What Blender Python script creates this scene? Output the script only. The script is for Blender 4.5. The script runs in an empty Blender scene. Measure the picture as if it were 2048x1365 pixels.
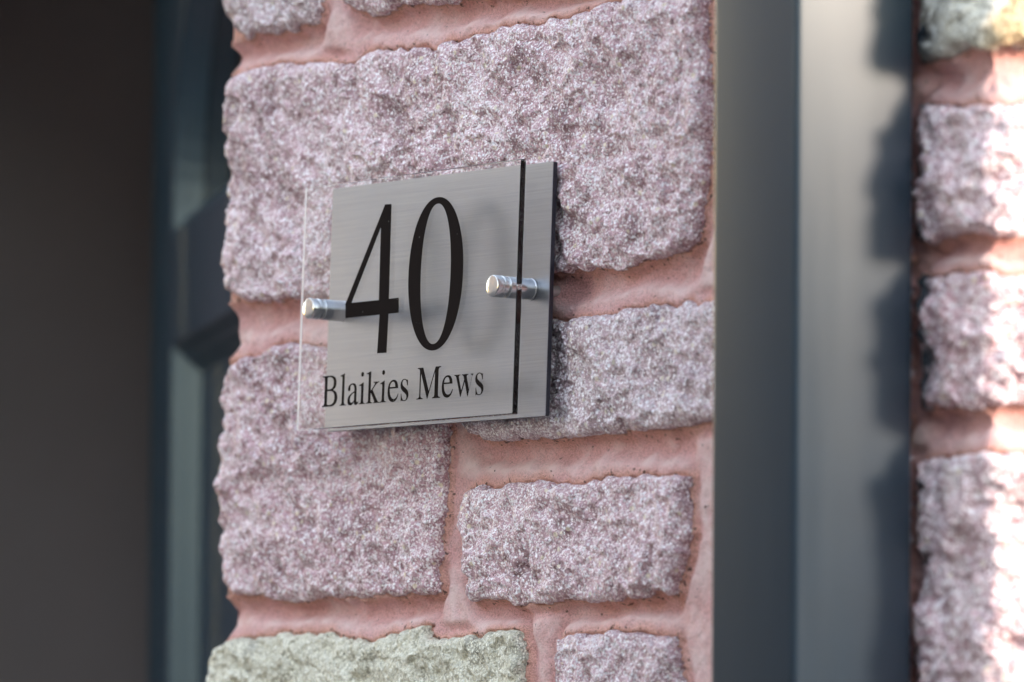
import bpy, math, random
import numpy as np
from mathutils import Vector
R = math.radians
rng = np.random.default_rng(7)
random.seed(7)
sc = bpy.context.scene

# ------------------------------------------------------------------ camera
Z0 = 1.60                                   # height of the middle of the sign above the ground
F_PX, TH, PITCH, ROLL = 13873.8, R(57.085), R(3.774), R(0.42)
TGT = np.array([0.05537, 0.0, Z0 - 0.025536]); DIST = 3.8515
FW = np.array([-math.sin(TH)*math.cos(PITCH), math.cos(TH)*math.cos(PITCH), math.sin(PITCH)])
_r = np.array([math.cos(TH), math.sin(TH), 0.0]); _u = np.cross(_r, FW)
RT = math.cos(ROLL)*_r + math.sin(ROLL)*_u
UP = -math.sin(ROLL)*_r + math.cos(ROLL)*_u
CAM = TGT - FW*DIST
cd = bpy.data.cameras.new('camera'); cam = bpy.data.objects.new('camera', cd)
sc.collection.objects.link(cam); sc.camera = cam
from mathutils import Matrix
cam.matrix_world = Matrix(((RT[0], UP[0], -FW[0], CAM[0]), (RT[1], UP[1], -FW[1], CAM[1]),
                           (RT[2], UP[2], -FW[2], CAM[2]), (0, 0, 0, 1)))
cd.sensor_width = 36.0; cd.lens = F_PX/2048*36.0; cd.clip_start = 0.05; cd.clip_end = 1500
cd.dof.use_dof = True; cd.dof.aperture_fstop = 6.6; cd.dof.aperture_blades = 0
cd.dof.focus_distance = float((np.array([0.045, -0.020, Z0]) - CAM) @ FW)

def at(px, py, y=0.0):
    """point of the plane y = const seen at that place of the photograph (layout of the wall)"""
    d = FW*F_PX + RT*(px - 1024) - UP*(py - 682.5)
    return CAM + d*((y - CAM[1])/d[1])

# ------------------------------------------------------------------ sky, sun, exposure
SUN_AZ, SUN_EL = R(34), R(12.5)               # azimuth measured from +X towards +Y: just behind the wall's plane
w = bpy.data.worlds.new('World'); sc.world = w; w.use_nodes = True
nt = w.node_tree; nt.nodes.clear()
sky = nt.nodes.new('ShaderNodeTexSky'); sky.sky_type = 'NISHITA'; sky.sun_disc = False
sky.sun_elevation = SUN_EL; sky.sun_rotation = math.pi/2 - SUN_AZ
sky.air_density = 1.0; sky.dust_density = 0.1; sky.ozone_density = 0.4
bg = nt.nodes.new('ShaderNodeBackground'); bg.inputs[1].default_value = 0.15
wo = nt.nodes.new('ShaderNodeOutputWorld')
nt.links.new(sky.outputs[0], bg.inputs[0]); nt.links.new(bg.outputs[0], wo.inputs[0])
sl = bpy.data.lights.new('sun', 'SUN'); sl.energy = 0.5; sl.angle = R(10); sl.color = (1.0, 0.985, 0.97)
so = bpy.data.objects.new('sun', sl); sc.collection.objects.link(so)
sd = Vector((math.cos(SUN_AZ)*math.cos(SUN_EL), math.sin(SUN_AZ)*math.cos(SUN_EL), math.sin(SUN_EL)))
so.rotation_euler = sd.to_track_quat('Z', 'Y').to_euler(); so.location = (3, 2, 5)
sc.view_settings.view_transform = 'Standard'; sc.view_settings.look = 'None'
sc.view_settings.gamma = 1.0; sc.view_settings.exposure = 3.25
sc.view_settings.use_white_balance = True          # the camera was set for open shade
sc.view_settings.white_balance_temperature = 8500; sc.view_settings.white_balance_tint = 22
sc.cycles.max_bounces = 36; sc.cycles.transmission_bounces = 36; sc.cycles.diffuse_bounces = 4; sc.cycles.glossy_bounces = 6
sc.cycles.use_denoising = True

# ------------------------------------------------------------------ helpers
ORIG = {}
def link(o, parent=None):
    sc.collection.objects.link(o)
    if parent: o.parent = parent
    return o
def thing(name, label, cat, loc):
    o = link(bpy.data.objects.new(name, None)); o.location = loc; o.empty_display_size = 0.05
    o['label'] = label; o['category'] = cat; ORIG[o.name] = np.array(loc, float); return o
def origin(o):
    return ORIG.get(o.name, np.zeros(3)) if o else np.zeros(3)
def mesh(name, V, Fq, mat, parent=None, smooth=True, mi=None):
    V = np.asarray(V, float) - origin(parent)
    me = bpy.data.meshes.new(name)
    if isinstance(Fq, np.ndarray):
        n, k = Fq.shape
        me.vertices.add(len(V)); me.vertices.foreach_set('co', V.astype(np.float32).ravel())
        me.loops.add(n*k); me.loops.foreach_set('vertex_index', Fq.astype(np.int32).ravel())
        me.polygons.add(n); me.polygons.foreach_set('loop_start', np.arange(0, n*k, k, dtype=np.int32))
        me.update(calc_edges=True); me.validate()
    else:
        me.from_pydata([tuple(v) for v in V], [], [tuple(f) for f in Fq])
    for m in (mat if isinstance(mat, (list, tuple)) else [mat]): me.materials.append(m)
    me.polygons.foreach_set('use_smooth', np.full(len(me.polygons), smooth))
    if mi is not None: me.polygons.foreach_set('material_index', np.asarray(mi, np.int32))
    o = link(bpy.data.objects.new(name, me), parent)
    ORIG[o.name] = origin(parent)
    return o
def join(parts):
    V, Fc, k = [], [], 0
    for v, f in parts:
        V.append(np.asarray(v, float)); Fc += [tuple(i + k for i in q) for q in f]; k += len(v)
    return np.concatenate(V), Fc
def box(a, b):
    (x0, y0, z0), (x1, y1, z1) = a, b
    v = [(x, y, z) for z in (z0, z1) for y in (y0, y1) for x in (x0, x1)]
    return v, [(0, 2, 3, 1), (4, 5, 7, 6), (0, 1, 5, 4), (2, 6, 7, 3), (0, 4, 6, 2), (1, 3, 7, 5)]

# smooth lattice noise on 2-D coordinates in millimetres
class Noise:
    def __init__(s, seed): s.t = np.random.default_rng(seed).random((256, 256))*2 - 1
    def __call__(s, x, y, scale):
        x = x/scale + 911.3; y = y/scale + 677.7
        i = np.floor(x).astype(int); j = np.floor(y).astype(int); fx = x - i; fy = y - j
        fx = fx*fx*fx*(fx*(fx*6 - 15) + 10); fy = fy*fy*fy*(fy*(fy*6 - 15) + 10)
        g = lambda a, b: s.t[a & 255, b & 255]
        return (g(i, j)*(1-fx) + g(i+1, j)*fx)*(1-fy) + (g(i, j+1)*(1-fx) + g(i+1, j+1)*fx)*fy

# ------------------------------------------------------------------ materials
def mat(name):
    m = bpy.data.materials.new(name); m.use_nodes = True
    t = m.node_tree; return m, t, t.nodes['Principled BSDF'], t.nodes, t.links
def ramp(N, stops, interp='LINEAR'):
    n = N.new('ShaderNodeValToRGB'); n.color_ramp.interpolation = interp
    e = n.color_ramp.elements
    while len(e) < len(stops): e.new(0.5)
    for q, (p, c) in zip(e, stops): q.position = p; q.color = (*c, 1) if len(c) == 3 else c
    return n
def noise(N, L, vec, scale, detail=3, rough=0.5):
    n = N.new('ShaderNodeTexNoise'); n.inputs['Scale'].default_value = scale
    n.inputs['Detail'].default_value = detail; n.inputs['Roughness'].default_value = rough
    if vec is not None: L.new(vec, n.inputs['Vector'])
    return n
def mixc(N, L, fac, a, b, mode='MIX'):
    n = N.new('ShaderNodeMix'); n.data_type = 'RGBA'; n.blend_type = mode
    for sock, v in ((n.inputs[0], fac), (n.inputs[6], a), (n.inputs[7], b)):
        if hasattr(v, 'is_output'): L.new(v, sock)
        elif isinstance(v, (int, float)): sock.default_value = v
        else: sock.default_value = (*v, 1)
    return n.outputs[2]

def stone_material(name, dark, mid, light, cream, tint):
    m, t, P, N, L = mat(name)
    tc = N.new('ShaderNodeTexCoord'); oi = N.new('ShaderNodeObjectInfo')
    off = N.new('ShaderNodeVectorMath'); off.operation = 'MULTIPLY_ADD'
    cmb = N.new('ShaderNodeCombineXYZ')
    for k in range(3): L.new(oi.outputs['Random'], cmb.inputs[k])
    L.new(cmb.outputs[0], off.inputs[0]); off.inputs[1].default_value = (7.3, 3.1, 5.7)
    L.new(tc.outputs['Object'], off.inputs[2]); v = off.outputs[0]
    def math_(op, a, b, c=None):
        n = N.new('ShaderNodeMath'); n.operation = op
        for k, q in enumerate((a, b, c)):
            if q is None: continue
            if hasattr(q, 'is_output'): L.new(q, n.inputs[k])
            else: n.inputs[k].default_value = q
        return n.outputs[0]
    def vor(scale, feat='F1'):
        n = N.new('ShaderNodeTexVoronoi'); n.feature = feat; n.inputs['Scale'].default_value = scale; L.new(v, n.inputs['Vector']); return n
    def split(n):
        q = N.new('ShaderNodeSeparateColor'); L.new(n.outputs['Color'], q.inputs[0]); return q.outputs
    vo, vb, vc = vor(1150), vor(560), vor(190)
    f, g, h = split(vo), split(vb), split(vc)
    big = noise(N, L, v, 30, 5, 0.6)
    base = ramp(N, [(0.30, dark), (0.46, mid), (0.62, mid), (0.78, tint)]); L.new(big.outputs['Fac'], base.inputs[0])
    # fine grains: a third pale quartz, some dark
    val = math_('ADD', f[0], math_('MULTIPLY', math_('SUBTRACT', big.outputs['Fac'], 0.5), 0.9))
    q1 = ramp(N, [(0.62, (0, 0, 0)), (0.76, (1, 1, 1))]); L.new(val, q1.inputs[0])
    c = mixc(N, L, math_('MULTIPLY', q1.outputs[0], 0.85), base.outputs[0], light)
    q2 = ramp(N, [(0.06, (1, 1, 1)), (0.20, (0, 0, 0))]); L.new(val, q2.inputs[0])
    c = mixc(N, L, math_('MULTIPLY', q2.outputs[0], 0.6), c, dark)
    # rounder, larger pale grains; a few creamy pebbles
    r2 = ramp(N, [(0.72, (0, 0, 0)), (0.78, (1, 1, 1))]); L.new(g[0], r2.inputs[0])
    m2 = ramp(N, [(0.40, (1, 1, 1)), (0.58, (0, 0, 0))]); L.new(vb.outputs['Distance'], m2.inputs[0])
    c = mixc(N, L, math_('MULTIPLY', math_('MULTIPLY', r2.outputs[0], m2.outputs[0]), 0.9), c, [min(1, q*1.12) for q in light])
    r3 = ramp(N, [(0.86, (0, 0, 0)), (0.88, (1, 1, 1))]); L.new(h[0], r3.inputs[0])
    m3 = ramp(N, [(0.24, (1, 1, 1)), (0.32, (0, 0, 0))]); L.new(vc.outputs['Distance'], m3.inputs[0])
    c = mixc(N, L, math_('MULTIPLY', math_('MULTIPLY', r3.outputs[0], m3.outputs[0]), 0.8), c, cream)
    # grime held in small pits
    pit = noise(N, L, v, 85, 4, 0.65); rp = ramp(N, [(0.62, (0, 0, 0)), (0.76, (1, 1, 1))]); L.new(pit.outputs['Fac'], rp.inputs[0])
    c = mixc(N, L, math_('MULTIPLY', rp.outputs[0], 0.6), c, [q*0.62 for q in dark])
    bl = N.new('ShaderNodeHueSaturation'); mr = N.new('ShaderNodeMapRange'); L.new(oi.outputs['Random'], mr.inputs[0])
    mr.inputs[3].default_value = 0.90; mr.inputs[4].default_value = 1.08; L.new(mr.outputs[0], bl.inputs['Value'])
    mh = N.new('ShaderNodeMapRange'); L.new(cmb.outputs[0], mh.inputs[0]); wn = N.new('ShaderNodeTexWhiteNoise'); wn.noise_dimensions = '1D'; L.new(oi.outputs['Random'], wn.inputs['W'])
    L.new(wn.outputs['Value'], mh.inputs[0]); mh.inputs[3].default_value = 0.75; mh.inputs[4].default_value = 1.2; L.new(mh.outputs[0], bl.inputs['Saturation'])
    L.new(c, bl.inputs['Color']); c = bl.outputs[0]
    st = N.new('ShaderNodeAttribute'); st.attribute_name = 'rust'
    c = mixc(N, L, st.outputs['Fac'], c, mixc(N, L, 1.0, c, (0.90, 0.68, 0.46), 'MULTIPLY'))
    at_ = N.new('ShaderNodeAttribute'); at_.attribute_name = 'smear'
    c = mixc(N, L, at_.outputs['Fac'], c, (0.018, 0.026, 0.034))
    L.new(c, P.inputs['Base Color'])
    rr = N.new('ShaderNodeMapRange'); L.new(f[1], rr.inputs[0]); rr.inputs[3].default_value = 0.35; rr.inputs[4].default_value = 0.9
    L.new(rr.outputs[0], P.inputs['Roughness'])
    # facets: every grain tilts its own way
    def facets(n, amt, base_n):
        fv = N.new('ShaderNodeVectorMath'); fv.operation = 'SUBTRACT'; L.new(n.outputs['Color'], fv.inputs[0]); fv.inputs[1].default_value = (0.5,)*3
        fs = N.new('ShaderNodeVectorMath'); fs.operation = 'MULTIPLY_ADD'; L.new(fv.outputs[0], fs.inputs[0]); fs.inputs[1].default_value = (amt,)*3
        L.new(base_n, fs.inputs[2]); nn = N.new('ShaderNodeVectorMath'); nn.operation = 'NORMALIZE'; L.new(fs.outputs[0], nn.inputs[0]); return nn.outputs[0]
    b1 = N.new('ShaderNodeBump'); b1.inputs['Strength'].default_value = 0.6; b1.inputs['Distance'].default_value = 0.0022; b1.invert = True
    L.new(pit.outputs['Fac'], b1.inputs['Height'])
    n1 = facets(vo, 1.0, facets(vb, 0.7, b1.outputs[0]))
    b2 = N.new('ShaderNodeBump'); b2.inputs['Strength'].default_value = 0.5; b2.inputs['Distance'].default_value = 0.0006; b2.invert = True
    L.new(vo.outputs['Distance'], b2.inputs['Height']); L.new(n1, b2.inputs['Normal'])
    L.new(b2.outputs[0], P.inputs['Normal'])
    return m
M_PINK = stone_material('mauve_sandstone', (0.28, 0.15, 0.16), (0.56, 0.335, 0.355), (0.96, 0.855, 0.85), (0.80, 0.68, 0.50), (0.62, 0.46, 0.46))
M_GREEN = stone_material('greenish_sandstone', (0.30, 0.28, 0.20), (0.64, 0.585, 0.40), (0.90, 0.85, 0.66), (0.74, 0.70, 0.52), (0.60, 0.60, 0.50))
M_TAN = stone_material('pale_green_sandstone', (0.32, 0.29, 0.22), (0.62, 0.57, 0.43), (0.76, 0.76, 0.68), (0.74, 0.62, 0.42), (0.60, 0.58, 0.46))

def mortar_material():
    m, t, P, N, L = mat('pink_mortar')
    tc = N.new('ShaderNodeTexCoord'); v = tc.outputs['Object']
    a = noise(N, L, v, 22, 4, 0.6); b = noise(N, L, v, 900, 3, 0.7); c = noise(N, L, v, 60, 4, 0.6); d = noise(N, L, v, 330, 2, 0.5)
    r = ramp(N, [(0.30, (0.73, 0.355, 0.325)), (0.52, (0.86, 0.45, 0.42)), (0.72, (0.92, 0.60, 0.57))]); L.new(a.outputs['Fac'], r.inputs[0])
    r2 = ramp(N, [(0.36, (0.70, 0.67, 0.65)), (0.52, (0.97, 0.97, 0.97)), (0.66, (1.08, 1.10, 1.12))]); L.new(b.outputs['Fac'], r2.inputs[0])
    c1 = mixc(N, L, 1.0, r.outputs[0], r2.outputs[0], 'MULTIPLY')
    rb = ramp(N, [(0.55, (0, 0, 0)), (0.75, (1, 1, 1))]); L.new(c.outputs['Fac'], rb.inputs[0])
    f = N.new('ShaderNodeMath'); f.operation = 'MULTIPLY'; L.new(rb.outputs[0], f.inputs[0]); f.inputs[1].default_value = 0.5
    c2 = mixc(N, L, f.outputs[0], c1, (0.90, 0.68, 0.64))
    rd = ramp(N, [(0.70, (0, 0, 0)), (0.76, (1, 1, 1))]); L.new(d.outputs['Fac'], rd.inputs[0])
    cr = N.new('ShaderNodeAttribute'); cr.attribute_name = 'crest'          # pale laitance where the pointing iron rubbed
    fc = N.new('ShaderNodeMath'); fc.operation = 'MULTIPLY'; L.new(cr.outputs['Fac'], fc.inputs[0]); rc_ = ramp(N, [(0.35, (0.15,)*3), (0.65, (0.75,)*3)]); L.new(c.outputs['Fac'], rc_.inputs[0]); L.new(rc_.outputs[0], fc.inputs[1])
    c2 = mixc(N, L, fc.outputs[0], c2, (0.95, 0.70, 0.65))
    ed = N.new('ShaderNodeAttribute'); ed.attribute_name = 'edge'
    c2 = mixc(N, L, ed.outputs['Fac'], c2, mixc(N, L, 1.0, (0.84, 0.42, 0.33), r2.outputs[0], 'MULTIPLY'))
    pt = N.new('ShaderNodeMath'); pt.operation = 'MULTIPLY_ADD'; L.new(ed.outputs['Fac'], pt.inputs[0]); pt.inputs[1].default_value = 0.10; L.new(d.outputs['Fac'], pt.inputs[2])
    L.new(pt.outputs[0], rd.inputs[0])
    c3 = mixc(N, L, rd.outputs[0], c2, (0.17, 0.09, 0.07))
    L.new(c3, P.inputs['Base Color']); P.inputs['Roughness'].default_value = 0.9
    bp = N.new('ShaderNodeBump'); bp.inputs['Strength'].default_value = 1.0; bp.inputs['Distance'].default_value = 0.0018
    L.new(b.outputs['Fac'], bp.inputs['Height'])
    bp2 = N.new('ShaderNodeBump'); bp2.inputs['Strength'].default_value = 0.5; bp2.inputs['Distance'].default_value = 0.003
    L.new(c.outputs['Fac'], bp2.inputs['Height']); L.new(bp.outputs[0], bp2.inputs['Normal'])
    L.new(bp2.outputs[0], P.inputs['Normal'])
    return m
M_MORTAR = mortar_material()

def simple(name, col, rough, metal=0.0, nscale=None, namp=0.12, spec=0.5, bump=0.0):
    m, t, P, N, L = mat(name)
    P.inputs['Roughness'].default_value = rough; P.inputs['Metallic'].default_value = metal
    P.inputs['Specular IOR Level'].default_value = spec
    if nscale:
        tc = N.new('ShaderNodeTexCoord'); n = noise(N, L, tc.outputs['Object'], nscale, 4, 0.6)
        r = ramp(N, [(0.3, [c*(1-namp) for c in col]), (0.7, [min(1, c*(1+namp)) for c in col])]); L.new(n.outputs['Fac'], r.inputs[0])
        L.new(r.outputs[0], P.inputs['Base Color'])
        if bump:
            b = N.new('ShaderNodeBump'); b.inputs['Strength'].default_value = bump; b.inputs['Distance'].default_value = 0.002
            L.new(n.outputs['Fac'], b.inputs['Height']); L.new(b.outputs[0], P.inputs['Normal'])
    else: P.inputs['Base Color'].default_value = (*col, 1)
    return m
def brushed():
    m, t, P, N, L = mat('brushed_steel')
    tc = N.new('ShaderNodeTexCoord'); mp = N.new('ShaderNodeMapping'); mp.inputs['Scale'].default_value = (14, 14, 2600)
    L.new(tc.outputs['Object'], mp.inputs[0]); n = noise(N, L, mp.outputs[0], 1.0, 4, 0.65)
    r = ramp(N, [(0.25, (0.32, 0.34, 0.375)), (0.75, (0.43, 0.45, 0.485))]); L.new(n.outputs['Fac'], r.inputs[0]); L.new(r.outputs[0], P.inputs['Base Color'])
    P.inputs['Metallic'].default_value = 1.0
    rr = N.new('ShaderNodeMapRange'); L.new(n.outputs['Fac'], rr.inputs[0]); rr.inputs[3].default_value = 0.30; rr.inputs[4].default_value = 0.41
    L.new(rr.outputs[0], P.inputs['Roughness'])
    b = N.new('ShaderNodeBump'); b.inputs['Strength'].default_value = 0.35; b.inputs['Distance'].default_value = 0.0001
    L.new(n.outputs['Fac'], b.inputs['Height']); L.new(b.outputs[0], P.inputs['Normal'])
    return m
M_BRUSH = brushed()
M_CORE = simple('black_core', (0.012, 0.014, 0.024), 0.35)
M_STEEL = simple('satin_steel', (0.60, 0.60, 0.585), 0.15, 1.0, 900, 0.05)
M_SCREW = simple('dull_steel', (0.52, 0.48, 0.47), 0.5, 0.6)
M_VINYL = simple('black_vinyl', (0.014, 0.010, 0.009), 0.85, spec=0.02)
def wear(m, sc3, lo, hi, speck=None, sscale=260):
    t = m.node_tree; N, L = t.nodes, t.links; P = N['Principled BSDF']
    tc = N.new('ShaderNodeTexCoord'); mp = N.new('ShaderNodeMapping'); mp.inputs['Scale'].default_value = sc3; L.new(tc.outputs['Object'], mp.inputs[0])
    n = noise(N, L, mp.outputs[0], 1.0, 5, 0.6); mr = N.new('ShaderNodeMapRange'); L.new(n.outputs['Fac'], mr.inputs[0])
    mr.inputs[1].default_value = 0.3; mr.inputs[2].default_value = 0.7; mr.inputs[3].default_value = lo; mr.inputs[4].default_value = hi
    L.new(mr.outputs[0], P.inputs['Roughness'])
    if speck:
        v = N.new('ShaderNodeTexVoronoi'); v.inputs['Scale'].default_value = sscale; L.new(tc.outputs['Object'], v.inputs['Vector'])
        q = N.new('ShaderNodeSeparateColor'); L.new(v.outputs['Color'], q.inputs[0])
        a = ramp(N, [(0.93, (0, 0, 0)), (0.95, (1, 1, 1))]); L.new(q.outputs[0], a.inputs[0])
        d = ramp(N, [(0.10, (1, 1, 1)), (0.20, (0, 0, 0))]); L.new(v.outputs['Distance'], d.inputs[0])
        f = N.new('ShaderNodeMath'); f.operation = 'MULTIPLY'; L.new(a.outputs[0], f.inputs[0]); L.new(d.outputs[0], f.inputs[1])
        src = P.inputs['Base Color'].links[0].from_socket if P.inputs['Base Color'].is_linked else tuple(P.inputs['Base Color'].default_value)[:3]
        L.new(mixc(N, L, f.outputs[0], src, speck), P.inputs['Base Color'])
        if P.inputs['Metallic'].default_value > 0.5:
            inv = N.new('ShaderNodeMath'); inv.operation = 'SUBTRACT'; inv.inputs[0].default_value = 1.0; L.new(f.outputs[0], inv.inputs[1]); L.new(inv.outputs[0], P.inputs['Metallic'])
def acrylic():
    m, t, P, N, L = mat('clear_acrylic')
    P.inputs['Base Color'].default_value = (0.985, 0.99, 0.99, 1); P.inputs['Roughness'].default_value = 0.0
    P.inputs['IOR'].default_value = 1.49; P.inputs['Transmission Weight'].default_value = 1.0; P.inputs['Specular IOR Level'].default_value = 0.35
    return m
M_ACR = acrylic()
def frosted():
    m, t, P, N, L = mat('sawn_acrylic_edge')
    d = N.new('ShaderNodeBsdfDiffuse'); d.inputs[0].default_value = (0.98, 0.965, 0.95, 1)
    tr = N.new('ShaderNodeBsdfTranslucent'); tr.inputs[0].default_value = (0.98, 0.965, 0.95, 1)
    mx = N.new('ShaderNodeMixShader'); mx.inputs[0].default_value = 0.85
    L.new(d.outputs[0], mx.inputs[1]); L.new(tr.outputs[0], mx.inputs[2]); L.new(mx.outputs[0], N['Material Output'].inputs[0])
    return m
M_FROST = frosted()
M_PIPE = simple('dark_grey_pipe_paint', (0.0005, 0.013, 0.025), 0.42, 0.0, 30, 0.08, spec=0.8)
M_DOOR = simple('dark_teal_paint', (0.002, 0.024, 0.038), 0.30, 0.0, 20, 0.06, spec=0.9)
M_PANE = simple('dark_door_glass', (0.004, 0.005, 0.006), 0.05)
M_HALL = simple('hallway_paint', (0.55, 0.47, 0.43), 0.8, 0.0, 3, 0.08)
M_PAVE = simple('paving', (0.075, 0.07, 0.068), 0.9, 0.0, 6, 0.15)

M_PIPE.node_tree.nodes['Principled BSDF'].inputs['Specular Tint'].default_value = (0.88, 0.96, 1.0, 1)
for _k, _v in (('Coat Weight', 0.35), ('Coat Roughness', 0.38)): M_PIPE.node_tree.nodes['Principled BSDF'].inputs[_k].default_value = _v
wear(M_PIPE, (30, 30, 2.2), 0.33, 0.43, (0.42, 0.40, 0.34), 42)
M_DOOR.node_tree.nodes['Principled BSDF'].inputs['Specular Tint'].default_value = (0.72, 0.92, 1.0, 1)
wear(M_DOOR, (9, 9, 3), 0.36, 0.46)
wear(M_VINYL, (60, 60, 60), 0.80, 0.88, (0.10, 0.095, 0.09), 330)
wear(M_STEEL, (200, 200, 200), 0.11, 0.22)

# ------------------------------------------------------------------ ground and hallway
XL, XR = float(at(440, 500)[0]), float(at(1993, 700)[0])     # left and right corner of the wall
DOORW = 0.90
g = mesh('ground', [(-300, -300, 0), (300, -300, 0), (300, 300, 0), (-300, 300, 0)], [(0, 1, 2, 3)], M_PAVE); g['kind'] = 'structure'
# added unseen ridge, shaped to darken reflections and block low sky light
def sky_blocker():
    V = []; na, nr = 240, 9; nz = Noise(55)
    for k in range(na):
        aa = 190 + 250*k/(na - 1); a = R(aa); low = min(1.0, max(0.0, (aa - 318)/24))
        hgt = ((0.15 + 0.85*min(1.0, abs(aa - 257)/13)**2)*21)*(1 - low) + 5.0*low + (2.4 - 2.0*low)*float(nz(np.array(k*2.0), np.array(0.0), 17)) + 0.7*float(nz(np.array(k*2.0), np.array(9.0), 5))
        for j in range(nr):
            t = j/(nr - 1); r = 24 + 16*t; V.append((r*math.cos(a), r*math.sin(a), -0.05 + hgt*(1 - (1 - t)**2.2)))
    F = [(k*nr + j, (k+1)*nr + j, (k+1)*nr + j+1, k*nr + j+1) for k in range(na - 1) for j in range(nr - 1)]
    m, t, P, N, L = mat('sky_blocker_surface')
    tc = N.new('ShaderNodeTexCoord'); n = noise(N, L, tc.outputs['Object'], 0.55, 3, 0.6)
    r = ramp(N, [(0.38, (0.09, 0.105, 0.13)), (0.5, (0.13, 0.13, 0.14)), (0.62, (0.21, 0.18, 0.165))]); L.new(n.outputs['Fac'], r.inputs[0])
    L.new(r.outputs[0], P.inputs['Base Color']); P.inputs['Roughness'].default_value = 0.9
    o = mesh('sky_blocker', V, F, m); o['kind'] = 'structure'
sky_blocker()
def struct(name, a, b, m):
    v, f = box(a, b); o = mesh(name, v, f, m, None, False); o['kind'] = 'structure'; return o
hx0, hx1 = XL - DOORW - 0.22, XR - 0.04
struct('hallway_wall', (hx0 - 0.1, 0.31, 0.02), (hx0, 4.0, 2.5), M_HALL)
struct('hallway_wall', (hx1 - 0.1, 0.31, 0.02), (hx1, 4.0, 2.5), M_HALL)
struct('hallway_wall', (hx0, 3.9, 0.02), (hx1 - 0.102, 4.0, 2.5), M_HALL)
struct('hallway_ceiling', (hx0 - 0.1, 0.31, 2.503), (hx1, 4.0, 2.6), M_HALL)
struct('hallway_floor', (hx0 + 0.002, 0.03, 0.004), (hx1 - 0.104, 3.898, 0.018), simple('hall_floor', (0.10, 0.085, 0.07), 0.6, 0, 5, .2))

# ------------------------------------------------------------------ stone wall
wall = thing('stone_wall', 'pink mortared rough sandstone wall pier between the dark door and the sunlit corner', 'wall', (0, 0.1, 0))
YB = -0.002
RF = 0.010
def fold(s, h, xl, xr):
    """unrolled wall coordinate s (+ height h above the face) -> x, y round the two corners"""
    a = math.pi*RF/2
    x = s.copy(); y = np.zeros_like(s); nx = np.zeros_like(s); ny = -np.ones_like(s)
    for sg, xf in ((-1, xl), (1, xr)):
        t = sg*(s - xf)                                        # > 0 past the corner
        ph = np.clip(t, 0, a)/RF; past = np.maximum(t - a, 0); k = t > 0
        x = np.where(k, xf + sg*RF*np.sin(ph), x); y = np.where(k, RF - RF*np.cos(ph) + past, y)
        nx = np.where(k, sg*np.sin(ph), nx); ny = np.where(k, -np.cos(ph), ny)
    return x + nx*h, y + ny*h
def resample(P, n):
    P = np.asarray(P, float); d = np.r_[0, np.cumsum(np.linalg.norm(np.diff(P, axis=0), axis=1))]
    q = np.linspace(0, d[-1], n); return np.stack([np.interp(q, d, P[:, k]) for k in range(P.shape[1])], 1)
def px2s(pts): return np.array([at(a, b, YB)[[0, 2]] for a, b in pts])
OUT = []                                                        # outlines, for the joints
BACK = 0.10
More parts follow.
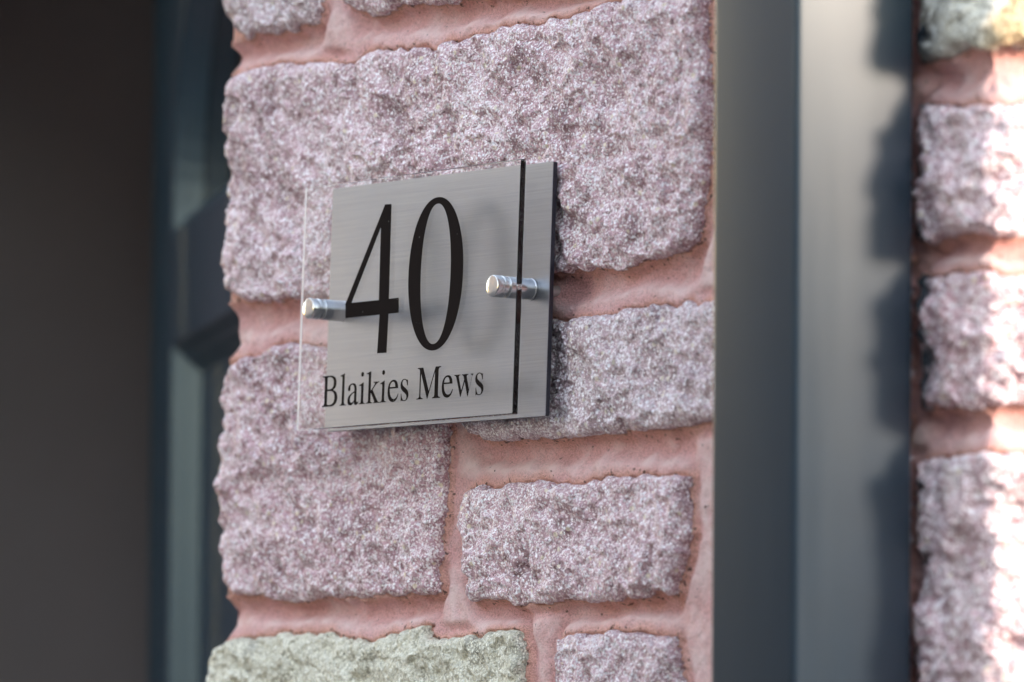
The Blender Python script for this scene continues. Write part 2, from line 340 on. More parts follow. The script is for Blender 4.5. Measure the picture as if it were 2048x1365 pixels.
def stone(top, right, bottom, left, material, seed, quoin=None, corner=False, res=(1.25, 1.0), proud=5.0, rough=1.0, smear=False, rust=False):
    """top/bottom run left to right, left/right run top to bottom; (s, z) in metres"""
    N1, N2 = Noise(seed*3 + 1), Noise(seed*3 + 2)
    wmm = 1000*max(np.ptp(np.r_[top, bottom][:, 0]), 0.02); hmm = 1000*max(np.ptp(np.r_[left, right][:, 1]), 0.02)
    nu, nv = max(8, int(wmm/res[0])), max(8, int(hmm/res[1]))
    T, B, Lf, Rt = resample(top, nu), resample(bottom, nu), resample(left, nv), resample(right, nv)
    T[0] = Lf[0]; T[-1] = Rt[0]; B[0] = Lf[-1]; B[-1] = Rt[-1]
    u = np.linspace(0, 1, nu)[None, :, None]; v = np.linspace(0, 1, nv)[:, None, None]
    S = ((1-v)*T[None] + v*B[None] + (1-u)*Lf[:, None] + u*Rt[:, None]
         - ((1-u)*(1-v)*T[0] + u*(1-v)*T[-1] + (1-u)*v*B[0] + u*v*B[-1]))
    s, z = S[..., 0], S[..., 1]
    sm, zm = s*1000, z*1000
    # ragged outline
    jx = (N1(sm, zm, 21)*1.6 + N2(sm, zm, 8)*1.7 + N1(sm+50, zm, 3.4)*0.9)*rough
    jz = (N2(sm, zm+99, 23)*1.4 + N1(sm+31, zm, 8.5)*1.8 + N2(sm, zm+50, 3.6)*1.0)*rough
    s2, z2 = s + jx/1000, z + jz/1000
    uu, vv = np.broadcast_to(u[..., 0], s.shape), np.broadcast_to(v[..., 0], s.shape)
    d = np.minimum(np.minimum(uu, 1-uu)*wmm, np.minimum(vv, 1-vv)*hmm)
    e = 1 - np.exp(-d/2.2)
    h = proud*e + rough*(2.6*N1(sm, zm, 62) + 2.4*N2(sm, zm, 27) + 2.2*N1(sm+13, zm+7, 13) + 1.6*N2(sm+5, zm, 6.0) + 0.85*N1(sm, zm+3, 2.8) + 0.5*N2(sm+77, zm, 1.7))*(0.25 + 0.75*e)
    # clefts where the split face dips
    cl = N2(sm*0.8 + zm*0.5, zm, 15); h -= (5.0*np.clip(cl - 0.42, 0, 1) + 4.5*np.clip(N1(sm+200, zm, 9) - 0.40, 0, 1))*e*rough
    h = np.maximum(h, -2.5)/1000
    xl = quoin(z2) if quoin is not None else np.full_like(s, -9.0)
    xr = XR - 0.013 + 0.003*N1(zm*0+seed*40., zm, 24) if corner else np.full_like(s, 9.0)
    x, y = fold(s2, h, xl, xr)
    # perimeter, then two rings running back into the bed
    idx = np.arange(nu*nv).reshape(nv, nu)
    per = np.r_[idx[0, :-1], idx[:-1, -1], idx[-1, :0:-1], idx[:0:-1, 0]]
    V = [np.stack([x, y, z2], -1).reshape(-1, 3)]
    F = [np.stack([idx[:-1, :-1], idx[1:, :-1], idx[1:, 1:], idx[:-1, 1:]], -1).reshape(-1, 4)]
    prev = per; base = nu*nv
    for dep in (0.006, 0.016):
        xx, yy = fold(s2.ravel()[per], np.full(len(per), -dep), xl.ravel()[per], xr.ravel()[per])
        V.append(np.stack([xx, yy, z2.ravel()[per]], -1)); cur = base + np.arange(len(per)); base += len(per)
        F.append(np.stack([prev, np.roll(prev, -1), np.roll(cur, -1), cur], -1)); prev = cur
    V = np.concatenate(V); F = np.concatenate(F)
    o = mesh('stone', V, F, material, wall)
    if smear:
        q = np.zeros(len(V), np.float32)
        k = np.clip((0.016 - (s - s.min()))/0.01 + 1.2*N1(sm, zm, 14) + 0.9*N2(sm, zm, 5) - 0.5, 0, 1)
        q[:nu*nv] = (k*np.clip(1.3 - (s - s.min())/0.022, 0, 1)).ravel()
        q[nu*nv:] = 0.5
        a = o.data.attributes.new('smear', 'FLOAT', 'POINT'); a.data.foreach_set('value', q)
    if rust:
        q = np.zeros(len(V), np.float32); k = (s - (XR - 0.005))/0.012 - (zm - 1000*z.min() - 24)/14 + 1.3*N1(sm, zm, 16)
        q[:nu*nv] = np.clip(k, 0, 1).ravel(); a = o.data.attributes.new('rust', 'FLOAT', 'POINT'); a.data.foreach_set('value', q)
    OUT.append(np.stack([s2.ravel()[per], z2.ravel()[per]], -1))
    return o
def quoin_of(sil):
    P = px2s(sil); o = np.argsort(P[:, 1]); return (lambda z, P=P[o]: np.interp(z, P[:, 1], P[:, 0]) + 0.3*RF + 0.0085)
def from_px(top, right, bottom, left, material, seed, quoin=False, **k):
    T, Rr, B, Lf = map(px2s, (top, right, bottom, left)); q = None
    if quoin:
        q = quoin_of(left); a = px2s(left); Lf = a.copy(); Lf[:, 0] -= BACK
        T = np.r_[[Lf[0]], T]; B = np.r_[[Lf[-1]], B]
    return stone(T, Rr, B, Lf, material, seed, q, **k)

TOPY = -300
from_px([(448, TOPY), (625, TOPY - 25)], [(625, TOPY - 25), (628, -60), (632, 20), (628, 45)], [(470, 78), (500, 68), (545, 64), (590, 55), (628, 45)],
        [(448, TOPY), (447, -60), (449, 0), (455, 45), (470, 78)], M_PINK, 1, True)
from_px([(682, TOPY - 25), (1395, TOPY - 110)], [(1395, TOPY - 110), (1395, -180), (1385, -52)], [(684, 2), (712, 18), (739, 29), (787, 17), (830, 10), (900, 0), (1000, -12), (1200, -34), (1385, -52)],
        [(682, TOPY - 25), (682, -100), (684, 2)], M_PINK, 2)
from_px([(477, 148), (520, 131), (560, 126), (640, 130), (700, 126), (724, 113), (761, 101), (805, 99), (843, 97), (852, 105), (880, 88), (935, 74), (1000, 55), (1100, 38), (1200, 16), (1260, 2), (1400, -14)],
        [(1400, -14), (1410, 100), (1408, 260), (1400, 400), (1384, 480), (1362, 504)],
        [(477, 598), (545, 606), (600, 598), (700, 590), (900, 566), (1116, 540), (1160, 537), (1259, 532), (1308, 514), (1362, 504)],
        [(477, 148), (458, 175), (448, 250), (443, 330), (437, 400), (446, 470), (441, 530), (450, 575), (477, 598)], M_PINK, 3, True)
from_px([(470, 716), (500, 714), (560, 697), (610, 690), (660, 697), (760, 690), (889, 674)],
        [(889, 674), (889, 860), (882, 1000), (870, 1120), (866, 1180)],
        [(456, 1192), (520, 1195), (600, 1200), (750, 1192), (820, 1188), (866, 1180)],
        [(470, 716), (455, 745), (440, 800), (435, 880), (428, 1000), (433, 1100), (438, 1160), (456, 1192)], M_PINK, 4, True)
from_px([(926, 664), (1040, 645), (1110, 636), (1160, 640), (1250, 620), (1330, 611), (1418, 601), (1500, 592)],
        [(1500, 592), (1500, 840)],
        [(932, 852), (960, 880), (1040, 876), (1100, 870), (1200, 861), (1330, 857), (1415, 848), (1500, 840)],
        [(926, 664), (928, 760), (932, 852)], M_PINK, 5)
from_px([(918, 986), (960, 971), (1000, 976), (1070, 965), (1130, 974), (1180, 960), (1300, 952), (1370, 952)],
        [(1370, 952), (1368, 1060), (1352, 1140), (1342, 1186)],
        [(936, 1200), (1000, 1205), (1100, 1205), (1200, 1195), (1280, 1192), (1342, 1186)],
        [(918, 986), (920, 1100), (936, 1200)], M_PINK, 6)
from_px([(450, 1281), (520, 1274), (600, 1267), (700, 1274), (740, 1283), (800, 1268), (845, 1261), (868, 1288), (930, 1275), (1000, 1262), (1034, 1266)],
        [(1034, 1266), (1040, 1365), (1040, 1650)], [(412, 1660), (700, 1662), (1040, 1650)],
        [(450, 1281), (430, 1301), (416, 1325), (412, 1365), (412, 1660)], M_GREEN, 7, True)
from_px([(1104, 1276), (1200, 1268), (1222, 1261), (1260, 1266), (1345, 1276)], [(1345, 1276), (1358, 1365), (1350, 1640)], [(1106, 1650), (1350, 1640)],
        [(1104, 1276), (1106, 1365), (1106, 1650)], M_PINK, 8)
# stones right of the downpipe wrap the sunlit corner
RB = 0.16
def right_stone(yt, yb, x0, material, seed, **k):
    T = px2s([(x0, yt[0]), (1992, yt[1])]); B = px2s([(x0, yb[0]), (1992, yb[1])])
    T = np.r_[T, [[T[-1, 0] + RB, T[-1, 1]]]]; B = np.r_[B, [[B[-1, 0] + RB, B[-1, 1]]]]
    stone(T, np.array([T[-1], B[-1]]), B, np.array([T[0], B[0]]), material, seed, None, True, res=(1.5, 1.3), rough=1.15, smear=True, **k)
right_stone((-250, -268), (122, 88), 1836, M_TAN, 11, rust=True)
right_stone((214, 206), (478, 462), 1838, M_PINK, 12)
right_stone((552, 540), (818, 803), 1838, M_PINK, 13)
right_stone((920, 908), (1415, 1408), 1834, M_PINK, 14)
# behind the pipe
for k, (x0, x1, yt, yb) in enumerate(((1450, 1800, -220, 150), (1450, 1800, 250, 520), (1560, 1800, 590, 850), (1440, 1800, 930, 1420))):
    T = px2s([(x0, yt), (x1, yt - 15)]); B = px2s([(x0, yb), (x1, yb - 8)])
    stone(T, np.array([T[-1], B[-1]]), B, np.array([T[0], B[0]]), M_PINK, 20 + k, res=(4, 4))
# courses just above and below the frame
sxl = XL - BACK
def course(z0, z1, xs, seed, mats):
    for k, (a, b) in enumerate(zip(xs[:-1], xs[1:])):
        q = (lambda z: np.full_like(z, XL + 0.003)) if a < XL - 0.02 else None
        e = b > XR + 0.02
        a2, b2 = a + 0.011, b - 0.011
        j = lambda: random.uniform(-0.004, 0.004)
        T = np.array([(a2, z1 + j()), (b2, z1 + j())]); B = np.array([(a2, z0 + j()), (b2, z0 + j())])
        stone(T, np.array([T[1], B[1]]), B, np.array([T[0], B[0]]), mats[k % len(mats)], seed + k, q, e, res=(3.5, 3))
zt = at(900, TOPY - 60)[2] + 0.022; zb = at(900, 1660)[2] - 0.022
course(zt, zt + 0.125, [sxl, -0.02, 0.30, XR + RB + .01], 40, [M_PINK, M_GREEN])
course(zt + 0.148, zt + 0.25, [sxl, 0.16, 0.38, XR + RB + .01], 50, [M_PINK])
course(zb - 0.12, zb, [sxl, 0.05, 0.33, XR + RB + .01], 60, [M_PINK, M_PINK, M_GREEN])
course(zb - 0.25, zb - 0.143, [sxl, -0.06, 0.20, XR + RB + .01], 70, [M_PINK])

# mortar: hollow (bucket-handle) joints follow the distance to the nearest stone
def mortar():
    st = 1.5e-3
    s = np.arange(XL - BACK - 0.02, XR + RB + 0.02, st); z = np.arange(zb - 0.27, zt + 0.27, st)
    S, Z = np.meshgrid(s, z); D = np.full(S.shape, 9.0)
    for P in OUT:
        P = P[::2]
        i0, i1 = np.searchsorted(s, [P[:, 0].min() - .03, P[:, 0].max() + .03]); j0, j1 = np.searchsorted(z, [P[:, 1].min() - .03, P[:, 1].max() + .03])
        q = np.stack([S[j0:j1, i0:i1].ravel(), Z[j0:j1, i0:i1].ravel()], -1); best = np.full(len(q), 9.0); ins = np.zeros(len(q), bool)
        for c in range(0, len(q), 4000):
            qq = q[c:c+4000].astype(np.float32); Pf = P.astype(np.float32)
            best[c:c+4000] = np.sqrt(((qq[:, None, 0] - Pf[None, :, 0])**2 + (qq[:, None, 1] - Pf[None, :, 1])**2).min(1))
        # inside test by a scan of the outline
        x0, y0 = P[:, 0], P[:, 1]; x1, y1 = np.roll(x0, -1), np.roll(y0, -1)
        zz = Z[j0:j1, i0]; inm = np.zeros((j1 - j0, i1 - i0), bool); ss = s[i0:i1]
        for jj, zc in enumerate(zz):
            k = (y0 > zc) != (y1 > zc)
            xc = np.sort(x0[k] + (zc - y0[k])/(y1[k] - y0[k])*(x1[k] - x0[k]))
            inm[jj] = np.searchsorted(xc, ss) % 2 == 1
        best = np.where(inm.ravel(), 0.0, best)
        D[j0:j1, i0:i1] = np.minimum(D[j0:j1, i0:i1], best.reshape(inm.shape))
    Db = np.minimum(D*1000, 16)
    for _ in range(2):
        for ax in (0, 1):
            k = 1 if ax == 0 else 6; c = np.cumsum(np.pad(Db, [(k + 1, k) if q == ax else (0, 0) for q in (0, 1)], mode='edge'), axis=ax)
            Db = (np.take(c, range(2*k + 1, c.shape[ax]), ax) - np.take(c, range(0, c.shape[ax] - 2*k - 1), ax))/(2*k + 1)
    n1, n2 = Noise(901), Noise(902); sm, zm = S*1000, Z*1000
    d0 = np.minimum(D*1000, 16); bw = np.clip(d0/5, 0, 1); d = d0*(1 - bw) + Db*bw
    lip = 1.2 + 1.3*n1(sm, zm, 14)
    # bed joints: struck back under the stone above, with a ledge on the stone below
    ins = D <= 0; ri = np.arange(len(z))[:, None]; big = 10**6
    below = np.maximum.accumulate(np.where(ins, ri, -big), 0); above = np.minimum.accumulate(np.where(ins, ri, big)[::-1], 0)[::-1]
    dd = np.clip((ri - below)*st*1000, 0, 60); du = np.clip((above - ri)*st*1000, 0, 60)
    def hblur(A, k):
        for _ in range(2):
            c = np.cumsum(np.pad(A, [(0, 0), (k + 1, k)], mode='edge'), axis=1); A = (c[:, 2*k + 1:] - c[:, :-2*k - 1])/(2*k + 1)
        return A
    wj = hblur(np.clip((44 - dd - du)/8, 0, 1), 3); u = hblur(du/np.maximum(du + dd, 1), 3) + 0.09*n2(sm*0.55, zm, 26) + 0.05*n1(sm, zm, 9)
    bed = np.interp(u, [0, 0.10, 0.24, 0.42, 0.56, 0.66, 0.88, 1.0], [1.0, 6.0, 9.4, 9.6, 5.6, 2.2, 0.7, 0.6])
    ver = 0.6*lip + 4.2*np.clip(d/4.5, 0, 1) - 3.0*np.clip((d - 6)/3.5, 0, 1)
    bed = np.minimum(bed, 0.6*lip + 2.4*d0)
    wc = np.clip((XL + 0.040 - S)/0.030, 0, 1); bed = bed*(1 - wc) + wc*(lip + 8.5*np.clip(d/9, 0, 1)**0.8)
    h = -(wj*bed + (1 - wj)*ver) + 0.9*n2(sm*0.5, zm, 34) + 0.35*n1(sm*0.6, zm, 11) + 0.4*n2(sm, zm, 4) + 0.42*n1(sm+9, zm, 1.9) - (1.5 + 3.5*np.clip(1.2 - d0/5, 0, 1))*np.clip(n2(sm+300, zm, 4.5) - 0.45, 0, 1)
    for bx, by in ((1122, 586), (740, 645)):                 # the joint is made good round the two screws
        p = at(bx, by, 0.006); h += 9.0*np.exp(-((S - p[0])**2 + ((Z - p[2])*1.2)**2)/0.011**2)*np.clip(d0/6, 0, 1)
    h = np.where(D <= 0, -4.0, np.minimum(h, 0.4))/1000
    x, y = fold(S, h, np.full_like(S, XL + 0.0085), np.full_like(S, XR - 0.016))
    nz, ns = S.shape; idx = np.arange(nz*ns).reshape(nz, ns)
    F = np.stack([idx[:-1, :-1], idx[:-1, 1:], idx[1:, 1:], idx[1:, :-1]], -1).reshape(-1, 4)
    o = mesh('mortar', np.stack([x, y, Z], -1).reshape(-1, 3), F, M_MORTAR, wall)
    a = o.data.attributes.new('crest', 'FLOAT', 'POINT'); a.data.foreach_set('value', (wj*np.exp(-((u - 0.66)/0.13)**2) + (1 - wj)*np.clip((d - 6.5)/3, 0, 1)).astype(np.float32).ravel())
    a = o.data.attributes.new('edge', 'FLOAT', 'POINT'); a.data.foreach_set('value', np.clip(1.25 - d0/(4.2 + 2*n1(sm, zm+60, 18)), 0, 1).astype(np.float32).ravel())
mortar()
# rubble body of the wall, with the lintel over the doorway
H = 4.2
v, f = join([box((XL + 0.018, 0.020, 0), (XR - 0.02, 0.30, H)), box((XL - DOORW, 0.022, 2.12), (XL + 0.016, 0.30, H)), box((XL - DOORW - 1.2, 0.02, 0), (XL - DOORW - 0.002, 0.30, H))])
mesh('wall_core', v, f, M_MORTAR, wall, False)

# ------------------------------------------------------------------ downpipe
pb = at(1829, 682, -0.010); gap = 0.010; xB = float(pb[0])
ys = np.linspace(-0.02, -0.16, 281); pr = [F_PX*((np.array([xB, q, Z0]) - CAM) @ RT)/((np.array([xB, q, Z0]) - CAM) @ FW) + 1024 for q in ys]
yF = float(np.interp(-1590, -np.array(pr), ys))                 # front of the pipe
xA = float(at(1421, 682, yF)[0])
def rounded_rect(x0, x1, y0, y1, r, n=6):
    P = []
    for cx, cy, a0 in ((x1 - r, y0 + r, -90), (x1 - r, y1 - r, 0), (x0 + r, y1 - r, 90), (x0 + r, y0 + r, 180)):
        for k in range(n + 1):
            a = R(a0 + 90*k/n); P.append((cx + r*math.cos(a), cy + r*math.sin(a)))
    return P
pipe = thing('downpipe', 'smooth dark grey square downpipe standing against the pink stone wall', 'drainpipe', ((xA + xB)/2, -gap, 0))
P = rounded_rect(xA, xB, yF, -gap, 0.004); n = len(P)
V = [(x, y, zz) for zz in (0.12, 3.6) for x, y in P]
F = [(k, (k+1) % n, n + (k+1) % n, n + k) for k in range(n)] + [tuple(range(n))[::-1], tuple(range(n, 2*n))]
mesh('pipe', V, F, M_PIPE, pipe)
for zc in (0.55, 2.75):
    P = rounded_rect(xA - 0.003, xB + 0.003, yF - 0.003, -0.004, 0.008); V = [(x, y, zz) for zz in (zc - 0.012, zc + 0.012) for x, y in P]
    mesh('bracket', V, F, M_PIPE, pipe)

# ------------------------------------------------------------------ door, ajar
AL = R(24)
hx = XL + 0.012; d_u = np.array([-math.cos(AL), math.sin(AL), 0])           # hinge -> free edge
d_n = np.array([-math.sin(AL), -math.cos(AL), 0])                           # outwards
rE = at(303, 682, 0.42)                                                     # on the sight line of the free edge
DW = 0.83
# hinge depth so that the free edge lies on that sight line
dirv = rE - CAM
def cross2(a, b): return a[0]*b[1] - a[1]*b[0]
hy = 0.085
for _ in range(40):
    e = np.array([hx, hy, 0]) + d_u*DW
    hy -= cross2(dirv, e - CAM)/dirv[0]
door = thing('front_door', 'dark teal panelled front door standing ajar beside the stone wall', 'door', (hx, hy, 0.02))
def D(a, z, n=0.0):                                                          # a = distance from the free edge
    return np.array([hx, hy, 0]) + d_u*(DW - a) + d_n*n + np.array([0, 0, z])
def door_at(px, py):
    d = FW*F_PX + RT*(px - 1024) - UP*(py - 682.5); e = D(0, 0)
    p = CAM + d*(((e - CAM) @ d_n)/(d @ d_n)); return DW - float((p - np.array([hx, hy, 0])) @ d_u), float(p[2])
a1, zu = door_at(344, 468); a2, zl = door_at(342, 690)
print('door', hy, a1, zu, a2, zl)
aw = DW - a1
def arch(z0, n=40):
    b = 0.20; hw = (DW - 2*a1)/2; zs = z0 + 0.02
    return [(a1, z0), (DW - a1, z0)] + [(DW/2 + hw*math.cos(t), zs + b*math.sin(t)) for t in np.linspace(0, math.pi, n)]
o_up = arch(zu); o_lo = [(a1, 0.24), (DW - a1, 0.24), (DW - a1, zl), (a1, zl)]
def curve_mesh(name, polys, depth, fn, material, parent, smooth=False):
    """flat filled outline with holes, given depth, mapped into place by fn(x, y, t) (t = 0 back, 1 front)"""
    cu = bpy.data.curves.new(name, 'CURVE'); cu.dimensions = '2D'; cu.fill_mode = 'BOTH'; cu.extrude = 0.5
    for pl in polys:
        sp = cu.splines.new('POLY'); sp.points.add(len(pl) - 1); sp.use_cyclic_u = True
        for q, (a, b) in zip(sp.points, pl): q.co = (a, b, 0, 1)
    tmp = bpy.data.objects.new('tmp', cu); sc.collection.objects.link(tmp)
    bpy.context.view_layer.update()
    me = bpy.data.meshes.new_from_object(tmp.evaluated_get(bpy.context.evaluated_depsgraph_get()))
    V = [fn(q.co.x, q.co.y, q.co.z + 0.5) for q in me.vertices]; F = [tuple(p.vertices) for p in me.polygons]
    bpy.data.objects.remove(tmp); bpy.data.curves.remove(cu); bpy.data.meshes.remove(me)
    return mesh(name, V, F, material, parent, smooth)
curve_mesh('leaf', [[(0, 0.02), (DW, 0.02), (DW, 2.08), (0, 2.08)], o_up, o_lo], 0.044, lambda a, z, t: D(a, z, -0.044 + 0.044*t), M_DOOR, door)
def inset(poly, wd):
    P = np.array(poly); c = P.mean(0); q = []
    for k in range(len(P)):
        e1 = P[k] - P[k-1]; e2 = P[(k+1) % len(P)] - P[k]
        n1 = np.array([-e1[1], e1[0]])/max(np.linalg.norm(e1), 1e-6); n2 = np.array([-e2[1], e2[0]])/max(np.linalg.norm(e2), 1e-6)
        b = n1 + n2; b /= max(1 + n1 @ n2, 0.3); q.append(P[k] + b*wd)
    return np.array(q)
def moulding(poly, prof, fieldname, fieldmat, dz):
    rings = [inset(poly, a) for a, _ in prof]; V = []; F = []; n = len(poly)
    for (a, dep), rg in zip(prof, rings): V += [D(x, z, -dep) for x, z in rg]
    for k in range(len(prof) - 1):
        F += [(k*n + i, k*n + (i+1) % n, (k+1)*n + (i+1) % n, (k+1)*n + i) for i in range(n)]
    mesh('moulding', V, F, M_DOOR, door, False)
    rg = inset(poly, prof[-1][0] - 0.001)
    curve_mesh(fieldname, [[tuple(p) for p in rg]], 0.01, lambda a, z, t: D(a, z, -prof[-1][1] - 0.0005 - 0.01*(1 - t)), fieldmat, door)
moulding(o_lo[::1], [(0, 0.0005), (0.0015, 0.001), (0.0085, 0.0085), (0.010, 0.0088), (0.020, 0.0195), (0.024, 0.0195)], 'panel', M_DOOR, 0)
moulding(o_up, [(0, 0.0005), (0.0015, 0.001), (0.0085, 0.0085), (0.010, 0.0088), (0.020, 0.0195)], 'pane', M_PANE, 0)

# ------------------------------------------------------------------ house sign
sign = thing('house_sign', 'brushed steel house number plate behind a clear acrylic panel, bolted to the pink stone wall', 'house sign', (0, 0, Z0))
W, HS = 0.228, 0.140
TB, RBp = -0.02804, 0.00265
TA = -0.03103
GP, GA = 0.014, 0.019
def rx(a): c, s_ = math.cos(a), math.sin(a); return np.array([[1, 0, 0], [0, c, -s_], [0, s_, c]])
def ry(a): c, s_ = math.cos(a), math.sin(a); return np.array([[c, 0, s_], [0, 1, 0], [-s_, 0, c]])
MB = rx(TB) @ ry(RBp); MA = rx(TA)
def on_plate(x, z, dep): return MB @ np.array([x, dep, z]) + np.array([0, -GP, Z0])          # dep > 0 goes towards the wall
def on_acr(x, z, dep): return MA @ np.array([x, dep, z]) + np.array([-0.0032, -GP - GA, Z0 + 0.0003])
def slab(fn, x0, x1, z0, z1, d0, d1, r, n=4, e=0.0004):
    """plate with softened corners and a tiny arris; returns V, F, and which side each face is on"""
    P = []
    for cx, cz, a0 in ((x1 - r, z0 + r, -90), (x1 - r, z1 - r, 0), (x0 + r, z1 - r, 90), (x0 + r, z0 + r, 180)):
        for k in range(n + 1): a = R(a0 + 90*k/n); P.append((cx, cz, math.cos(a), math.sin(a)))
    rings = [(d0, r - e), (d0 + e, r), (d1 - e, r), (d1, r - e)]; N_ = len(P); V = []
    for d, q in rings: V += [fn(cx + q*c, cz + q*s_, d) for cx, cz, c, s_ in P]
    F = [tuple(range(N_))]
    for k in range(3): F += [(k*N_ + (i+1) % N_, k*N_ + i, (k+1)*N_ + i, (k+1)*N_ + (i+1) % N_) for i in range(N_)]
    F += [tuple(range(3*N_, 4*N_))[::-1]]
    return V, F, N_, P
V, F, n, _ = slab(on_plate, -W/2, W/2, -HS/2, HS/2, 0.0, 0.0004, 0.0008, e=0.0001)
mesh('back_plate', V, F, M_BRUSH, sign, False)
V, F, n, _ = slab(on_plate, -W/2, W/2, -HS/2, HS/2, 0.00041, 0.003, 0.0008, e=0.0001)
mesh('plate_core', V, F, M_CORE, sign, False)
T_AC = 0.0036
V, F, n, P = slab(on_acr, -W/2, W/2, -HS/2, HS/2, 0.0, T_AC, 0.0008, e=0.00035)
mi = [1 if (len(fc) == 4 and np.mean([V[i] for i in fc], 0)[0] < -W/2 - 0.0032 + 0.0006) else 0 for fc in F]      # sawn left edge
acr = mesh('acrylic_panel', V, F, [M_ACR, M_FROST], sign, False, mi)
ORIG[acr.name] = ORIG[sign.name]

def acr_at(px, py):
    d = FW*F_PX + RT*(px - 1024) - UP*(py - 682.5); o = on_acr(0, 0, 0); nrm = MA @ np.array([0, 1, 0])
    p = CAM + d*(((o - CAM) @ nrm)/(d @ nrm)); q = MA.T @ (p - o); return float(q[0]), float(q[2])
TV = 0.00012
vin = lambda a, z, t: on_acr(a, z, -0.00004 - TV*t)
# numerals
def zpx(L_): return [acr_at(560 + a/3.413, 280 + b/3.413) for a, b in L_]
four = [zpx([(719, 441), (762, 439), (744, 1086), (811, 1078), (811, 1180), (741, 1188), (728, 1454), (664, 1458), (681, 1194), (448, 1217), (448, 1121)]),
        zpx([(690, 596), (676, 1094), (489, 1113)])]
curve_mesh('numeral', four, TV, vin, M_VINYL, acr)
c0 = np.array(acr_at(871.5, 548)); ax_ = (np.array(acr_at(926.5, 544.5)) - np.array(acr_at(817.5, 552)))/2; ay_ = (np.array(acr_at(878, 394.5)) - np.array(acr_at(866, 701.5)))/2
def ell(kx, ky, p, n=96):
    q = []
    for t in np.linspace(0, 2*math.pi, n, endpoint=False):
        c, s_ = math.cos(t), math.sin(t); c = math.copysign(abs(c)**(2/p), c); s_ = math.copysign(abs(s_)**(2/p), s_)
        q.append(tuple(c0 + np.array([abs(ax_[0])*kx*c, abs(ay_[1])*ky*s_])))
    return q
curve_mesh('numeral', [ell(1, 1, 2.08), ell(0.55, 0.915, 2.15)], TV, vin, M_VINYL, acr)
# lettering: outlines of a roman serif face on a 1000-unit body
GL = {
 'B': (667, ["M17 662 L310 662 C460 662 543 605 543 500 C543 420 500 375 415 353 C530 335 593 270 593 181 C593 70 500 0 340 0 L17 0 L17 19 C85 24 103 38 103 105 L103 557 C103 625 90 637 17 643",
             "M205 371 L205 605 C205 625 213 630 240 630 L285 630 C390 630 443 585 443 505 C443 415 390 371 290 371",
             "M205 334 L205 75 C205 45 220 36 270 36 L300 36 C420 36 487 90 487 185 C487 285 415 334 295 334"]),
 'l': (278, ["M21 0 L257 0 L257 15 C199 18 182 35 182 84 L182 683 L177 683 L19 640 L19 624 C30 626 40 626 50 626 C87 626 98 612 98 570 L98 90 C98 37 83 20 21 15"]),
 'i': (278, ["M16 0 L253 0 L253 15 C192 19 179 29 179 98 L179 457 L175 460 L20 405 L20 390 C40 393 53 394 62 394 C86 394 95 378 95 334 L95 102 C95 30 85 19 16 15",
             "M180 632 C180 700 78 700 78 632 C78 564 180 564 180 632"]),
 'a': (444, ["M442 66 L442 40 C410 5 380 -10 345 -10 C306 -10 288 14 285 62 C240 15 195 -10 145 -10 C80 -10 37 30 37 97 C37 190 130 230 284 287 L284 322 C284 390 255 427 203 427 C160 427 129 405 129 374 C129 360 133 350 133 335 C133 315 113 295 88 295 C65 295 47 313 47 337 C47 405 125 460 222 460 C330 460 366 405 366 305 L366 115 C366 65 375 49 398 49 C413 49 425 54 442 66",
             "M284 259 C170 220 125 180 125 120 C125 75 150 46 190 46 C215 46 240 55 262 75 C280 92 284 100 284 130"]),
 'k': (500, ["M7 0 L241 0 L241 15 C185 20 171 32 171 85 L171 227 L176 231 L290 79 C305 58 315 42 315 30 C315 20 307 16 280 15 L280 0 L505 0 L505 15 C460 17 440 30 405 75 L240 285 L260 305 C360 395 395 430 480 435 L480 450 L275 450 L275 435 L295 434 C315 433 326 427 326 415 C326 400 312 382 285 360 L171 265 L171 683 L167 683 L5 639 L5 623 C20 626 30 627 38 627 C75 627 87 615 87 570 L87 85 C87 35 75 22 7 15"]),
 'e': (444, ["M408 164 L424 157 C395 50 320 -10 228 -10 C105 -10 25 80 25 222 C25 365 115 460 237 460 C340 460 400 390 405 277 L97 277 C100 130 165 55 266 55 C325 55 370 85 408 164",
             "M99 309 L304 309 C295 385 265 420 212 420 C150 420 108 378 99 309"]),
 's': (389, ["M315 312 L311 440 L301 440 C297 435 293 432 287 432 C270 432 240 459 190 459 C108 459 51 406 51 330 C51 270 85 230 170 182 L228 149 C263 129 280 105 280 75 C280 35 250 8 202 8 C140 8 105 45 87 150 L73 150 L73 -7 L84 -7 C90 2 94 5 104 5 C120 5 155 -10 200 -10 C285 -10 348 50 348 122 C348 175 323 210 255 250 L155 309 C128 325 114 350 114 373 C114 415 148 441 192 441 C245 441 275 405 298 312"]),
 'M': (889, ["M12 0 L235 0 L235 19 C168 24 146 40 146 115 L146 545 L150 545 L390 0 L403 0 L650 555 L654 555 L654 110 C654 40 640 24 575 19 L575 0 L864 0 L864 19 C795 24 779 38 779 105 L779 557 C779 625 795 638 863 643 L863 662 L673 662 L446 160 L220 662 L22 662 L22 643 C90 640 107 630 107 560 L107 115 C107 42 90 24 12 19"]),
 'w': (722, ["M21 450 L228 450 L228 435 C195 433 182 425 182 407 C182 398 184 390 188 379 L283 110 L380 340 L368 370 C350 415 335 432 295 435 L295 450 L515 450 L515 435 C475 432 462 423 462 405 C462 398 463 392 466 384 L560 115 L650 375 C655 388 657 398 657 405 C657 425 640 432 608 435 L608 450 L694 450 L694 435 C675 430 665 420 655 392 L520 -14 L505 -14 L397 300 L265 -14 L250 -14 C200 120 150 260 95 390 C80 420 70 430 21 435"]),
}
import re
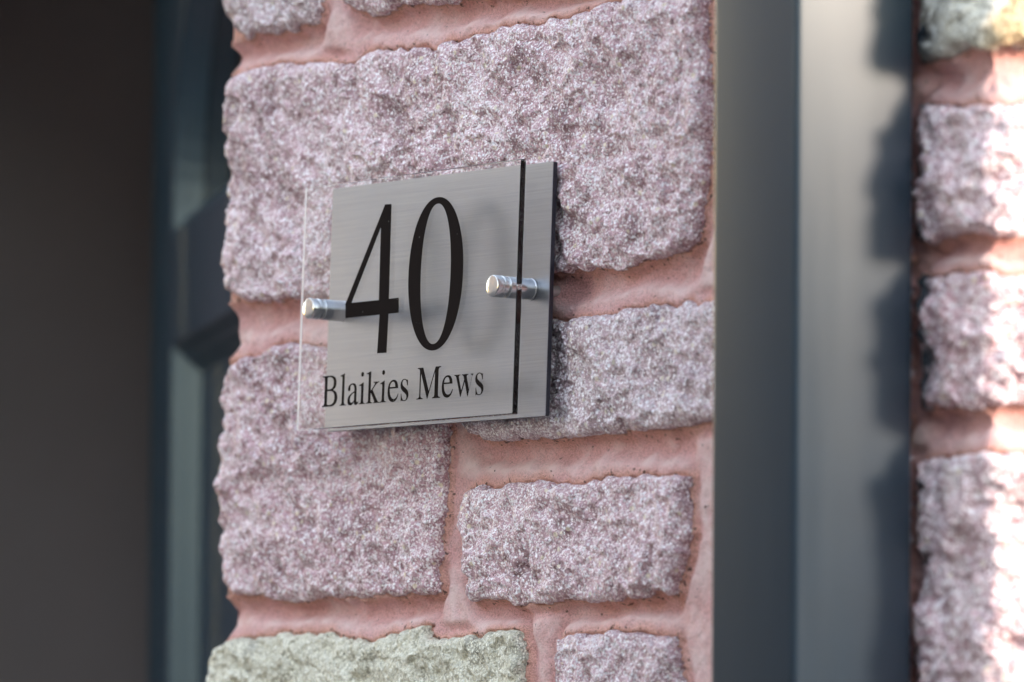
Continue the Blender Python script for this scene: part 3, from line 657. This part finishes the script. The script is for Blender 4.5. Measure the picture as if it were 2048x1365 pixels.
def outline(d):
    tok = re.findall(r'[MLC]|-?\d+', d); i = 0; P = []
    while i < len(tok):
        c = tok[i]; i += 1
        k = 6 if c == 'C' else 2; a = [float(q) for q in tok[i:i+k]]; i += k
        if c in 'ML': P.append((a[0], a[1]))
        else:
            p0 = np.array(P[-1]); p1, p2, p3 = np.array(a[:2]), np.array(a[2:4]), np.array(a[4:])
            for t in np.linspace(0, 1, 9)[1:]: P.append(tuple((1-t)**3*p0 + 3*(1-t)**2*t*p1 + 3*(1-t)*t*t*p2 + t**3*p3))
    if np.hypot(P[0][0] - P[-1][0], P[0][1] - P[-1][1]) < 0.5: P.pop()
    return P
TXT = 'Blaikies Mews'
wt = sum(250 if c == ' ' else GL[c][0] for c in TXT) - 17 - 41
p0 = np.array(acr_at(560 + 286/3.413, 580 + 802/3.413)); p1 = np.array(acr_at(560 + 1388/3.413, 580 + 714/3.413))
top_m = np.array(acr_at(560 + 1090/3.413, 580 + 519/3.413)); bot_m = np.array(acr_at(560 + 1075/3.413, 580 + 736/3.413))
ux = (p1 - p0)/wt; kz = (top_m[1] - bot_m[1])/662.0; pen = -17
print('text', p0, p1, ux[0], kz, 'c0', c0)
for c in TXT:
    if c == ' ': pen += 250; continue
    wd, cs = GL[c]
    pl = [[tuple(p0 + ux*(pen + a) + np.array([0, kz*b])) for a, b in outline(q)] for q in cs]
    curve_mesh('letter', pl, TV, vin, M_VINYL, acr); pen += wd

# standoffs: barrel, grooved cap, screw into the wall
def lathe(prof, cx, cz, fn, n=48):
    V = []; F = []
    for r_, d in prof: V += [fn(cx + r_*math.cos(2*math.pi*k/n), cz + r_*math.sin(2*math.pi*k/n), d) for k in range(n)]
    for j in range(len(prof) - 1): F += [(j*n + k, j*n + (k+1) % n, (j+1)*n + (k+1) % n, (j+1)*n + k) for k in range(n)]
    F += [tuple(range(n))[::-1], tuple(range((len(prof)-1)*n, len(prof)*n))]
    return V, F
RS = 0.0060; CAPL = 0.0072
def standoff(px, py):
    d = FW*F_PX + RT*(px - 1024) - UP*(py - 682.5); o = on_acr(0, 0, -CAPL); nrm = MA @ np.array([0, 1, 0])
    p = CAM + d*(((o - CAM) @ nrm)/(d @ nrm)); q = MA.T @ (p - on_acr(0, 0, 0)); cx, cz = float(q[0]), float(q[2])
    L1 = GA - T_AC
    e = T_AC + 0.0001
    V, F = lathe([(RS - .0005, e), (RS, e + .0005), (RS, e + L1 - 0.0022), (RS - .0004, e + L1 - 0.0018), (RS - .0004, e + L1 - 0.0014), (RS, e + L1 - 0.001), (RS, e + L1 - 0.0004)], cx, cz, on_acr)
    b = mesh('standoff', V, F, M_STEEL, sign, False); shade(b)
    V, F = lathe([(RS - .0006, -CAPL), (RS - .0002, -CAPL + .0002), (RS, -CAPL + .0007), (RS, -CAPL + .0045), (RS - .0005, -CAPL + .0048), (RS - .0005, -CAPL + .0052), (RS, -CAPL + .0055), (RS, -.0001)], cx, cz, on_acr)
    shade(mesh('cap', V, F, M_STEEL, b, False))
    V, F = lathe([(0.0048, -0.0001), (0.0048, T_AC + 0.0002)], cx, cz, on_acr); shade(mesh('thread', V, F, M_STEEL, b, False))
    V, F = lathe([(0.0033, GA + 0.0001), (0.0033, GA + GP + 0.016)], cx, cz, on_acr); shade(mesh('screw', V, F, M_SCREW, b, False))
def shade(o):
    for p in o.data.polygons: p.use_smooth = len(p.vertices) == 4
    o.data.polygons.foreach_set('use_smooth', [len(p.vertices) == 4 for p in o.data.polygons])
    bpy.context.view_layer.update()
    try: o.data.set_sharp_from_angle(angle=R(40))
    except Exception: pass
standoff(616, 617); standoff(984, 572)
